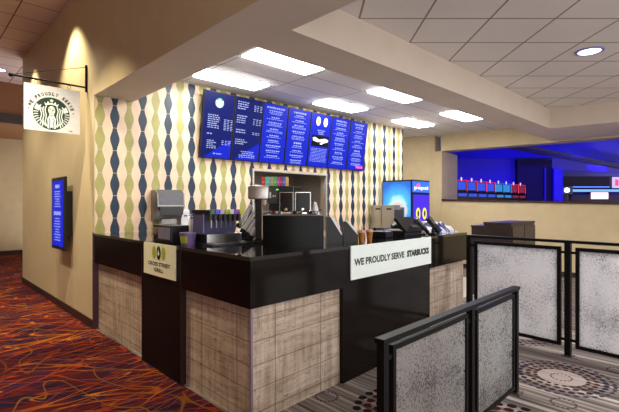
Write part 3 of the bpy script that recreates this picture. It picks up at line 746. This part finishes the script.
# soda dispenser
base = Vector((-.859, 3.77, TZ))
t = thing('soda_dispenser', 'soda fountain with a row of coloured valve labels and a steel drip tray', 'soda fountain', base, PHI)
part('drip_tray', PLASTIC2, t, (0, .45, 0, .42, 0, .018), bev=.003)
part('tray_grid', STEEL, t, *[(.03, .42, .02+.014*i, .027+.014*i, .018, .021) for i in range(8)])
part('lower_body', STEEL, t, (.02, .40, .13, .42, .018, .10), bev=.004)
part('side_panel', PLASTIC, t, (.012, .0195, .13, .42, .018, .10))
part('body', mat('violet_black_panel', (.09, .085, .19), .15, coat=.5), t, (.03, .375, .22, .42, .10, .29), bev=.01)
part('valve_head', PLASTIC, t, (.02, .40, .10, .42, .291, .325), bev=.006)
vc = [(.06, .16, .08), (.10, .10, .75), (.55, .45, .80), (.45, .55, .05), (.80, .80, .80), (.30, .10, .55), (.55, .60, .04)]
for i, c in enumerate(vc):
    x_ = .03+i*.0525
    v = part('valve', PLASTIC2, t, (x_+.006, x_+.036, .115, .155, .215, .29), bev=.004)
    part('valve_label', mat('valve_label_colour', c, .35), v, (x_, x_+.040, .085, .098, .285, .33))
    part('lever', STEEL, v, (x_+.014, x_+.022, .10, .112, .16, .23))
# rack of tilted cup tubes
t = thing('cup_rack', 'black rack with tilted white cup tubes beside the soda fountain', 'rack', at(245.5, 4.40, TZ), 0)
part('rack_base', PLASTIC, t, (-.10, .09, -.10, .12, 0, .03), bev=.004)
bm = B(); yprism(bm, [(-.10, .03), (.05, .31), (.09, .31), (.09, .03)], .03, .12); obj('rack_body', bm, PLASTIC, t)
for i, (x, z, y) in enumerate(((-.08, .14, -.0), (-.03, .09, -.04), (.02, .06, -.075), (.055, .03, -.10))):
    M = Matrix.Translation((x, y, z)) @ Matrix.Rotation(math.radians(32), 4, 'Y')
    l = (.25, .23, .17, .11)[i]
    bm = B(); lathe(bm, [(.024, 0), (.024, l), (.029, l+.004), (.029, l+.014), (.018, l+.014)], n=14, M=M); c = obj('cup_tube', bm, WHITEP, t, smooth=True)
    bm = B(); lathe(bm, [(.0275, .0), (.0275, .04)], n=14, M=M); obj('tube_collar', bm, PLASTIC, c, smooth=True)
# brewer with its black base cabinet
cb = at(293, 3.72, TZ)
t = thing('brewer_base', 'large rounded black two-bin base cabinet under the coffee equipment', 'cabinet', cb, 0)
bm = B(); prism(bm, [(-.27, .36)]+[(-.27+.54*i/14, .05-.07*math.sin(PI*i/14)**.7) for i in range(15)]+[(.27, .36)], 0, .275); obj('bin', bm, mat('matte_black_bin', (.005, .007, .008), .42, spec=.2), t)
part('top_tray', STEEL_D, t, (-.25, .25, .03, .36, .276, .286), bev=.003)
def urn(x, w, lab):
    q = thing('coffee_urn', lab, 'coffee urn', cb+Vector((x, .20, .286)), 0)
    part('foot', CHROME, q, (-w/2, w/2, -.06, .07, 0, .022), bev=.005)
    part('tank', mat('smoked_tank', (.008, .005, .010), .12, spec=.3), q, (-w/2+.008, w/2-.008, -.055, .065, .022, .195), bev=.006)
    part('frame', CHROME, q, (-w/2, -w/2+.004, -.06, -.052, .022, .20), (w/2-.004, w/2, -.06, -.052, .022, .20), (-w/2, w/2, -.062, .068, .1955, .201))
    bm = B(); lathe(bm, [(.007, 0), (.007, .03), (.012, .032), (.012, .04)], n=12, M=Matrix.Translation((0, -.055, .045)) @ Matrix.Rotation(PI/2, 4, 'X')); obj('tap', bm, CHROME, q, smooth=True)
urn(-.065, .125, 'dark coffee urn with chrome frame, left of the two on the black base')
urn(.085, .14, 'dark coffee urn with chrome frame, right of the two on the black base')
for k, (x, lab) in enumerate(((-.16, 'steel tray of small parts at the left of the black base top'), (.03, 'steel pan in front of the two urns'), (.17, 'steel pan at the right end of the black base top'))):
    q = thing('steel_pan', lab, 'pan', cb+Vector((x, .07, .286)), 0, 'steel pans on the black base')
    bm = B(); lathe(bm, [(.036, 0), (.05, .008), (.055, .03), (.058, .032), (.05, .03), (.034, .006)], n=18, caps=False); bm.faces.new([v for v in bm.verts if abs(v.co.z) < 1e-6][:18][::-1]); obj('pan', bm, CHROME, q, smooth=True)
    bm = B(); tube(bm, [(.055, 0, .03), (.075, 0, .045), (.078, 0, .03)], .005); obj('handle', bm, PLASTIC, q)
q = thing('paper_cone', 'white cone of filter papers right of the urns', 'filter papers', cb+Vector((.195, .22, .286)))
bm = B(); lathe(bm, [(.045, 0), (.012, .11), (.004, .112)], n=16); obj('cone', bm, WHITEP, q, smooth=True)
# coffee machine behind with the coloured boxes on top
t = thing('coffee_machine', 'black coffee machine with steel grinder head left of the urns', 'coffee machine', at(256.5, 4.22, TZ-.0), 0)
part('base', PLASTIC, t, (-.02, .09, -.08, .12, 0, .03), bev=.006)
part('column', PLASTIC, t, (-.012, .05, .0, .10, .03, .44), bev=.006)
part('pipe', CHROME, t, (.052, .06, .0, .012, .03, .42))
bm = B(); box(bm, -.08, .125, -.05, .14, .425, .560, bev=.018); obj('grinder_head', bm, STEEL, t, smooth=True)
part('spout', CHROME, t, (.06, .10, -.03, .03, .36, .424), bev=.008)
part('body', PLASTIC, t, (.108, .36, .16, .36, .01, .565), bev=.006)
part('control_panel', PLASTIC2, t, (.11, .20, .06, .16, .38, .555), bev=.004)
part('indicator', emis('green_indicator', (.1, .9, .2), 1.5), t, (.19, .215, .055, .06, .52, .53))
part('button', WHITEP, t, (.125, .14, .053, .06, .44, .50)); part('button', WHITEP, t, (.155, .165, .053, .06, .45, .47)); part('button', WHITEP, t, (.175, .185, .053, .06, .45, .47))
cols = [((.85, .05, .05), 'red', .040), ((.10, .70, .58), 'teal', .050), ((.60, .48, .30), 'beige', .032), ((.06, .75, .08), 'green', .036), ((.85, .04, .55), 'magenta', .032), ((.62, .03, .10), 'crimson', .026), ((.06, .20, .85), 'blue', .030), ((.90, .55, .10), 'orange', .030)]
x = .03
for c, nm, w in cols:
    q = thing('tea_box', nm+' box in the row of coloured packets on top of the coffee machine', 'box', at(256.5, 4.22, TZ+.5655)+Vector((x+w/2, .22, 0)), 0)
    part('carton', mat('carton_'+nm, c, .4), q, (-w/2+.001, w/2-.001, -.06, .05, 0, .095), bev=.003)
    part('print', mat('print_'+nm, tuple(min(1, v*.5+.35) for v in c), .4), q, (-w/4, w/4, -.062, -.06, .03, .05))
    x += w
part('top_shelf', PLASTIC, t, (.02, .37, .14, .36, .5652, .5654)) if False else None
# lid racks right of the brewer
def lidrack(px, Y, lab, k):
    t = thing('lid_rack', lab, 'rack', at(px, Y, TZ), math.radians(12))
    bm = B(); yprism(bm, [(-.075, 0), (-.075, .26*k), (-.045, .26*k), (.075, .07), (.075, 0)], -.06, .0); obj('holder', bm, PLASTIC, t)
    bm = B(); yprism(bm, [(-.035, .0), (-.035, .22*k), (.0, .24*k), (.105, .05), (.105, 0)], .03, .11); obj('holder', bm, PLASTIC, t)
    bm = B(); yprism(bm, [(-.04, .262*k), (-.028, .27*k), (.065, .115), (.05, .10)], -.048, -.012); obj('cup_stack', bm, WHITEP, t)
    bm = B(); yprism(bm, [(.012, .235*k), (.024, .245*k), (.108, .085), (.095, .07)], .045, .09); obj('cup_stack', bm, WHITEP, t)
lidrack(333, 4.12, 'black lid rack with a slanting white stack, nearest the coffee urns', 1.0)
lidrack(349, 4.25, 'black lid rack with a slanting white stack, nearest the iced drinks', .8)
# iced drinks
for px, Y, lab in ((361.5, 4.22, 'iced amber drink in a clear cup, left of the pair behind the long white sign'), (369.5, 4.36, 'iced amber drink in a clear cup, right of the pair behind the long white sign')):
    t = thing('iced_drink', lab, 'drink', at(px, Y, TZ))
    bm = B(); lathe(bm, [(.026, 0), (.036, .095)], n=20); obj('drink', bm, mat('amber_drink', (.35, .13, .02), .15, coat=.4, var=.3, scale=40), t, smooth=True)
    bm = B(); lathe(bm, [(.037, .095), (.039, .097), (.039, .103), (.030, .120), (.012, .122)], n=20); obj('lid', bm, mat('drink_lid', (.55, .30, .22), .25), t, smooth=True)
    bm = B(); tube(bm, [(0, 0, .12), (.008, 0, .16)], .003, 6); obj('straw', bm, GREEN, t)

# back counter along the menu wall
t = thing('back_counter', 'dark back counter along the tiled wall behind the service area', 'counter', TDB, PHI)
part('worktop', mat('back_worktop', (.03, .022, .018), .25), t, (.97, 7.15, -.82, -.002, .91, .95), bev=.004)
part('carcass', CAB, t, (.98, 7.13, -.72, -.02, 0, .909))
for i in range(9): 
    d = part('door', CAB, t, (1.0+i*.675, 1.66+i*.675, -.74, -.721, .10, .88), bev=.003); part('handle', STEEL, d, (1.60+i*.675, 1.615+i*.675, -.765, -.741, .55, .75))
# steel warmer
t1, t2 = tw(393.5, .66), tw(404.5, .66)
t = thing('countertop_warmer', 'stainless steel warmer with latched doors left of the blue cooler', 'warmer', TDB+DX*t1-DY*.66+Vector((0, 0, .95)), PHI)
w2 = t2-t1
part('body', STEEL, t, (0, w2*.62, .0, .60, .15, .65), bev=.008)
part('side_unit', STEEL_D, t, (w2*.62+.004, w2, .0, .60, .15, .60), bev=.006)
for a in (.02, .31):
    d = part('door', STEEL, t, (-.016, -.001, a, a+.27, .18, .63), bev=.004); part('latch', PLASTIC, d, (-.04, -.017, a+.03, a+.13, .55, .58), bev=.002)
for x in (.03, w2-.06):
    for y in (.05, .52): part('leg', PLASTIC, t, (x, x+.03, y, y+.03, 0, .15))
part('slot_panel', PLASTIC2, t, (.03, w2-.06, -.008, -.001, .30, .55))
# blue cooler
tA, tB = tw(411.5, .79), tw(429.5, .79)
t = thing('drinks_cooler', 'blue lit soft drink cooler with a lit header on the back counter', 'cooler', TDB+DX*tA-DY*.79+Vector((0, 0, .95)), PHI)
w = tB-tA; ch = 1.6+25*9.3/425-.95
part('cabinet', PLASTIC, t, (0, w, 0, .77, 0, ch), bev=.006)
def cooler_poster():
    q = NT('drink_poster'); co = q.coord(); x, y, z = q.sep(co)
    dy = q.math('SUBTRACT', y, .35); dz = q.math('SUBTRACT', z, .62)
    r = q.math('SQRT', q.math('ADD', q.math('MULTIPLY', dy, dy), q.math('MULTIPLY', dz, dz)))
    n = q.noise(co, 9, 3)
    c = q.ramp(q.math('ADD', r, q.math('MULTIPLY', n, .12)), [(.18, (.50, .80, .95)), (.33, (.05, .35, .80)), (.60, (.01, .10, .48))])
    q.link(c, q.p.inputs['Base Color']); q.link(c, q.p.inputs['Emission Color']); q.p.inputs['Emission Strength'].default_value = .55
    return q.m
bm = B(); box(bm, -.006, -.001, .02, .75, .05, ch-.03); ps = obj('side_poster', bm, cooler_poster(), t, label='backlit blue poster with a splashing cup')
bm = B(); xprism(bm, ell(.34, .52, .24, .20, 30), -.010, -.006); obj('poster_ice', bm, emis('poster_ice', (.80, .72, .66), .8), ps, label='pale ice splash')
bm = B(); xprism(bm, ell(.36, .48, .13, .13, 26), -.014, -.010); obj('poster_cup', bm, emis('poster_red', (.60, .03, .03), .9), ps, label='red round cup')
bm = B(); box(bm, .03, w-.02, -.012, -.001, ch-.27, ch-.03); hd = obj('header', bm, emis('header_blue', (.04, .16, .80), 1.1), t, label='lit blue header')
bm = B(); yprism(bm, [(.14, ch-.16), (.20, ch-.09), (.30, ch-.07), (.33, ch-.12), (.26, ch-.17)], -.015, -.012); obj('header_emblem', bm, emis('header_red', (.9, .10, .35), 1.2), hd)
bm = B(); text_bm(bm, 'pepsi', .08, w-.08, ch-.23, ch-.13, -.0155, bold=.03); obj('header_lettering', bm, SCR_W, hd)
bm = B(); box(bm, .06, w-.04, -.010, -.001, .10, ch-.32); dr = obj('glass_door', bm, emis('door_violet', (.07, .03, .75), .9), t, label='glowing violet door')
dw = w-.02; bm = B()
for s in (-.13, .13): yprism(bm, ell(w/2+.01+s, .46, .085, .13), -.013, -.010)
obj('oval_emblem', bm, emis('door_yellow', (.85, .75, .05), 1.1), dr, label='two yellow ovals')
bm = B()
for s in (-.13, .13): yprism(bm, ell(w/2+.01+s, .46, .035, .07, 14), -.016, -.013)
obj('oval_centre', bm, GREEN, dr)
bm = B(); text_bm(bm, 'CROSS STREET', .14, w-.12, .24, .29, -.0125, bold=.03); text_bm(bm, 'GRILL', .24, w-.22, .17, .22, -.0125, bold=.03); obj('door_lettering', bm, SCR_W, dr)

# till, card terminals, jacket
t = thing('cash_register', 'black point-of-sale till seen from behind above the long white sign', 'till', G(2.43, .12, TZ), PC)
part('base', PLASTIC, t, (0, .36, .06, .40, 0, .07), bev=.01)
part('stand', PLASTIC, t, (.13, .23, .10, .20, .07, .13), bev=.006)
bm = B(); xprism(bm, [(.02, .06), (.05, .045), (.20, .20), (.175, .225)], -.02, .38); obj('screen_back', bm, PLASTIC, t)
bm = B(); xprism(bm, [(.022, .10), (.05, .13), (.045, .138), (.015, .108)], .10, .26); obj('rear_display', bm, PLASTIC2, t)
t = thing('receipt_printer', 'small black receipt printer left of the till', 'printer', G(2.10, .22, TZ), PC)
part('body', PLASTIC, t, (0, .15, 0, .20, 0, .075), bev=.014); part('paper_slot', PLASTIC2, t, (.02, .13, .03, .06, .075, .079)); 
for s_, q_, lab, rz in ((2.88, .20, 'shiny black card terminal on a tilted stand, nearest the till', .5), (3.07, .14, 'shiny black card terminal on a tilted stand, nearest the folded jacket', .1)):
    t = thing('card_terminal', lab, 'card terminal', G(s_, q_, TZ), PC+rz)
    part('stand', PLASTIC, t, (-.05, .05, -.04, .06, 0, .02), bev=.004)
    bm = B(); tube(bm, [(0, .02, .02), (0, .01, .08)], .015); obj('stem', bm, PLASTIC, t, smooth=True)
    M = Matrix.Translation((0, 0, .12)) @ Matrix.Rotation(math.radians(52), 4, 'X') @ Matrix.Rotation(.2, 4, 'Z')
    bm = B(); box(bm, -.065, .065, -.12, .12, -.024, .024, M=M, bev=.018); b_ = obj('body', bm, mat('gloss_black', (.01, .01, .011), .08, coat=.6), t, smooth=True)
    bm = B(); box(bm, -.045, .045, .0, .095, .024, .027, M=M); obj('screen', bm, STEEL, b_)
t = thing('black_pouch', 'rumpled black pouch lying between till and card terminals', 'pouch', G(2.98, .58, TZ), PC)
bm = B(); sphere(bm, (0, 0, .085), .1, 1.3, 1.0, .85)
for v in bm.verts: v.co.z = max(0, v.co.z)+.0; v.co.x += .02*math.sin(v.co.z*50)
obj('pouch', bm, PLASTIC, t, smooth=True)
bm = B(); tube(bm, [(-.08, -.04, .14), (-.04, -.07, .19), (.04, -.07, .19), (.08, -.04, .14)], .008); obj('strap', bm, PLASTIC2, t, smooth=True)
def jacket():
    q = NT('patterned_cloth'); co = q.coord(); n = q.noise(co, 6, 4, .6, .8)
    c = q.ramp(n, [(.40, (.02, .03, .10)), (.47, (.10, .14, .30)), (.50, (.66, .66, .70)), (.60, (.75, .74, .76)), (.68, (.20, .08, .10))])
    q.link(c, q.p.inputs['Base Color']); q.p.inputs['Roughness'].default_value = .8; return q.m
bm = B(); N = 26; M_ = 16; grid = []
for i in range(N+1):
    row = []
    for j in range(M_+1):
        u, v = i/N, j/M_
        x = -.28+.66*u; y = -.06+.44*v
        z = .02+.12*math.sin(PI*min(1, u*1.15))**.6*math.sin(PI*v)**.5+.018*math.sin(u*19+v*7)+.014*math.sin(v*23-u*8)
        if u > .86: z -= (u-.86)*.5
        row.append((x, y, max(.006, z)))
    grid.append(row)
vt = [[bm.verts.new(p) for p in r] for r in grid]
vb = [[bm.verts.new((p[0], p[1], 0)) for p in r] for r in grid]
for i in range(N):
    for j in range(M_):
        bm.faces.new((vt[i][j], vt[i+1][j], vt[i+1][j+1], vt[i][j+1])); bm.faces.new((vb[i][j], vb[i][j+1], vb[i+1][j+1], vb[i+1][j]))
for i in range(N):
    for j in (0, M_): bm.faces.new((vt[i][j], vb[i][j], vb[i+1][j], vt[i+1][j]))
for j in range(M_):
    for i in (0, N): bm.faces.new((vt[i][j], vt[i][j+1], vb[i][j+1], vb[i][j]))
bmesh.ops.recalc_face_normals(bm, faces=bm.faces)
o = obj('folded_jacket', bm, jacket(), smooth=True, loc=G(3.42, .20, TZ+.002), rotz=PC); tag(o, 'white and dark blue rumpled jacket on the right end of the counter', 'jacket')
# brown cabinet behind
t = thing('low_cabinet', 'dark brown box cabinet beyond the counter end in front of the half wall', 'cabinet', at(511, 6.5), PHI)
part('carcass', CAB, t, (0, 1.0, 0, .42, .06, 1.30), bev=.004); part('plinth', BASEB, t, (.02, .98, .03, .40, 0, .059)); part('top', CAB, t, (-.01, 1.01, -.01, .43, 1.301, 1.33), bev=.003)
part('door', CAB, t, (.02, .49, -.02, -.001, .09, 1.27), bev=.003); part('door', CAB, t, (.51, .98, -.02, -.001, .09, 1.27), bev=.003)
t = thing('low_cabinet', 'dark brown low cabinet left of the taller box, behind the counter end', 'cabinet', at(495, 7.3), PHI)
part('carcass', CAB, t, (0, .7, 0, .42, 0, 1.21), bev=.004); part('top', CAB, t, (-.01, .71, -.01, .43, 1.211, 1.24), bev=.003)
# kitchen shelves seen through the opening
for z, lab in ((1.45, 'steel kitchen shelf seen through the wall opening, lowest of three'), (1.72, 'steel kitchen shelf seen through the wall opening, middle of three'), (1.98, 'steel kitchen shelf seen through the wall opening, topmost of three')):
    t = thing('kitchen_shelf', lab, 'shelf', TDB+DX*3.25+DY*.95+Vector((0, 0, z)), PHI, 'kitchen shelves behind the opening')
    part('shelf_board', STEEL, t, (0, 1.25, 0, .34, 0, .025)); part('bracket', STEEL_D, t, (.1, .12, .02, .34, -.08, -.001)); part('bracket', STEEL_D, t, (1.1, 1.12, .02, .34, -.08, -.001))
# ------------------------------------------------------------------ casino beyond the half wall
SLR = emis('slot_red_edge', (.95, .03, .05), 1.2); SLB = emis('slot_screen_blue', (.03, .07, .60), 1.1); SLC = emis('slot_screen_cyan', (.03, .22, .55), 1.0); SLO = emis('slot_blue_edge', (.02, .15, .9), 1.2)
SLD = emis('slot_screen_dark', (.20, .02, .05), 1.0)
for i in range(8):
    X = 4.52+.485*i; Y = 12.55+.47*i
    lab = ['slot machine at the left end of the row beyond the half wall', 'second slot machine from the left jamb', 'third slot machine from the left jamb', 'fourth slot machine from the left jamb, last with a plain blue screen', 'fifth slot machine from the left jamb, first with a blue edge', 'sixth slot machine from the left jamb, second with a blue edge', 'seventh slot machine from the left jamb, first of the two small red ones', 'slot machine at the right end of the row, beside the dark panel'][i]
    t = thing('slot_machine', lab, 'slot machine', (X, Y, 0), math.radians(-6), 'slot machines in a row beyond the half wall')
    blue = i in (4, 5); w = .36
    part('cabinet', PLASTIC, t, (-w/2, w/2, 0, .5, 0, 1.97), bev=.01)
    M = Matrix.Translation((0, .12, 2.17)) @ Matrix.Rotation(math.radians(-8), 4, 'X')
    part('top_box', PLASTIC, t, (-.15, .15, -.02, .12, -.175, .16), bev=.008, M=M)
    part('light_edge', SLO if blue else SLR, t, (-.16, -.145, -.035, -.02, -.16, .16), (.145, .16, -.035, -.02, -.16, .16), (-.16, .16, -.035, -.02, .16, .172), M=M)
    part('screen', SLC if blue else (SLD if i > 5 else SLB), t, (-.115, .115, -.03, -.021, -.12, .13), M=M)
    part('lower_screen', SLC if blue else (SLD if i > 5 else SLB), t, (-.12, .12, -.012, -.001, 1.86, 1.94))
    part('button_deck', PLASTIC2, t, (-w/2, w/2, -.2, -.001, .9, 1.0), bev=.01)
    bm = B(); lathe(bm, [(.022, 0), (.022, .10), (.01, .12)], c=(0, .14, 2.315), n=10); obj('candle_light', bm, emis('candle', (.6, .5, .9), 1.2), t, smooth=True)
def pxbox(name, lab, cat, m, x0, x1, y0, y1, D, d=.1, frame=None):
    """a box whose front is D metres away"""
    X0, X1 = (x0-309.5)/425*D, (x1-309.5)/425*D; z1, z0 = 1.6+(205-y0)/425*D, 1.6+(205-y1)/425*D
    t = thing(name, lab, cat, ((X0+X1)/2, D, z0)); h = z1-z0; w = (X1-X0)/2
    part('housing', PLASTIC, t, (-w-.03, w+.03, .002, d, -.03, h+.03)); part('display', m, t, (-w, w, -.02, 0, 0, h))
    return t
t = pxbox('casino_screen', 'pale lit game screen high at the right edge beyond the half wall', 'screen', emis('pale_violet_screen', (.55, .40, .95), 1.2), 612, 622, 177, 188, 19)
part('figure', emis('screen_red', (.8, .1, .2), 1), t, (-.10, .05, -.03, -.021, .1, .38))
pxbox('game_sign', 'wide white-pink lit game sign low beyond the half wall', 'sign', emis('white_pink_sign', (1, .72, .78), 1.6), 591, 608, 192.5, 199, 19)
t = thing('neon_canopy', 'blue neon edged canopy over the far gaming table', 'canopy', (11.9, 19.2, 2.1))
part('canopy', CD, t, (0, 3.2, 0, 1.5, 0, .35)); part('neon_tube', emis('neon_blue', (.08, .20, 1), 2.5), t, (0, 3.2, -.03, -.001, .10, .20), (0, 3.2, -.03, -.001, .30, .33)); part('canopy_post', CD, t, (.1, .25, .5, .65, -2.1, -.001), (2.9, 3.05, .5, .65, -2.1, -.001))
t = thing('table_lamp', 'small bright bluish lamp left of the neon canopy', 'lamp', (11.45, 18.9, 0))
bm = B(); lathe(bm, [(.10, 0), (.10, .03), (.02, .04), (.02, 2.15)], n=12); obj('stand', bm, PLASTIC, t); bm = B(); sphere(bm, (0, 0, 2.26), .11); obj('globe', bm, emis('globe', (.6, .8, 1), 3), t, smooth=True)
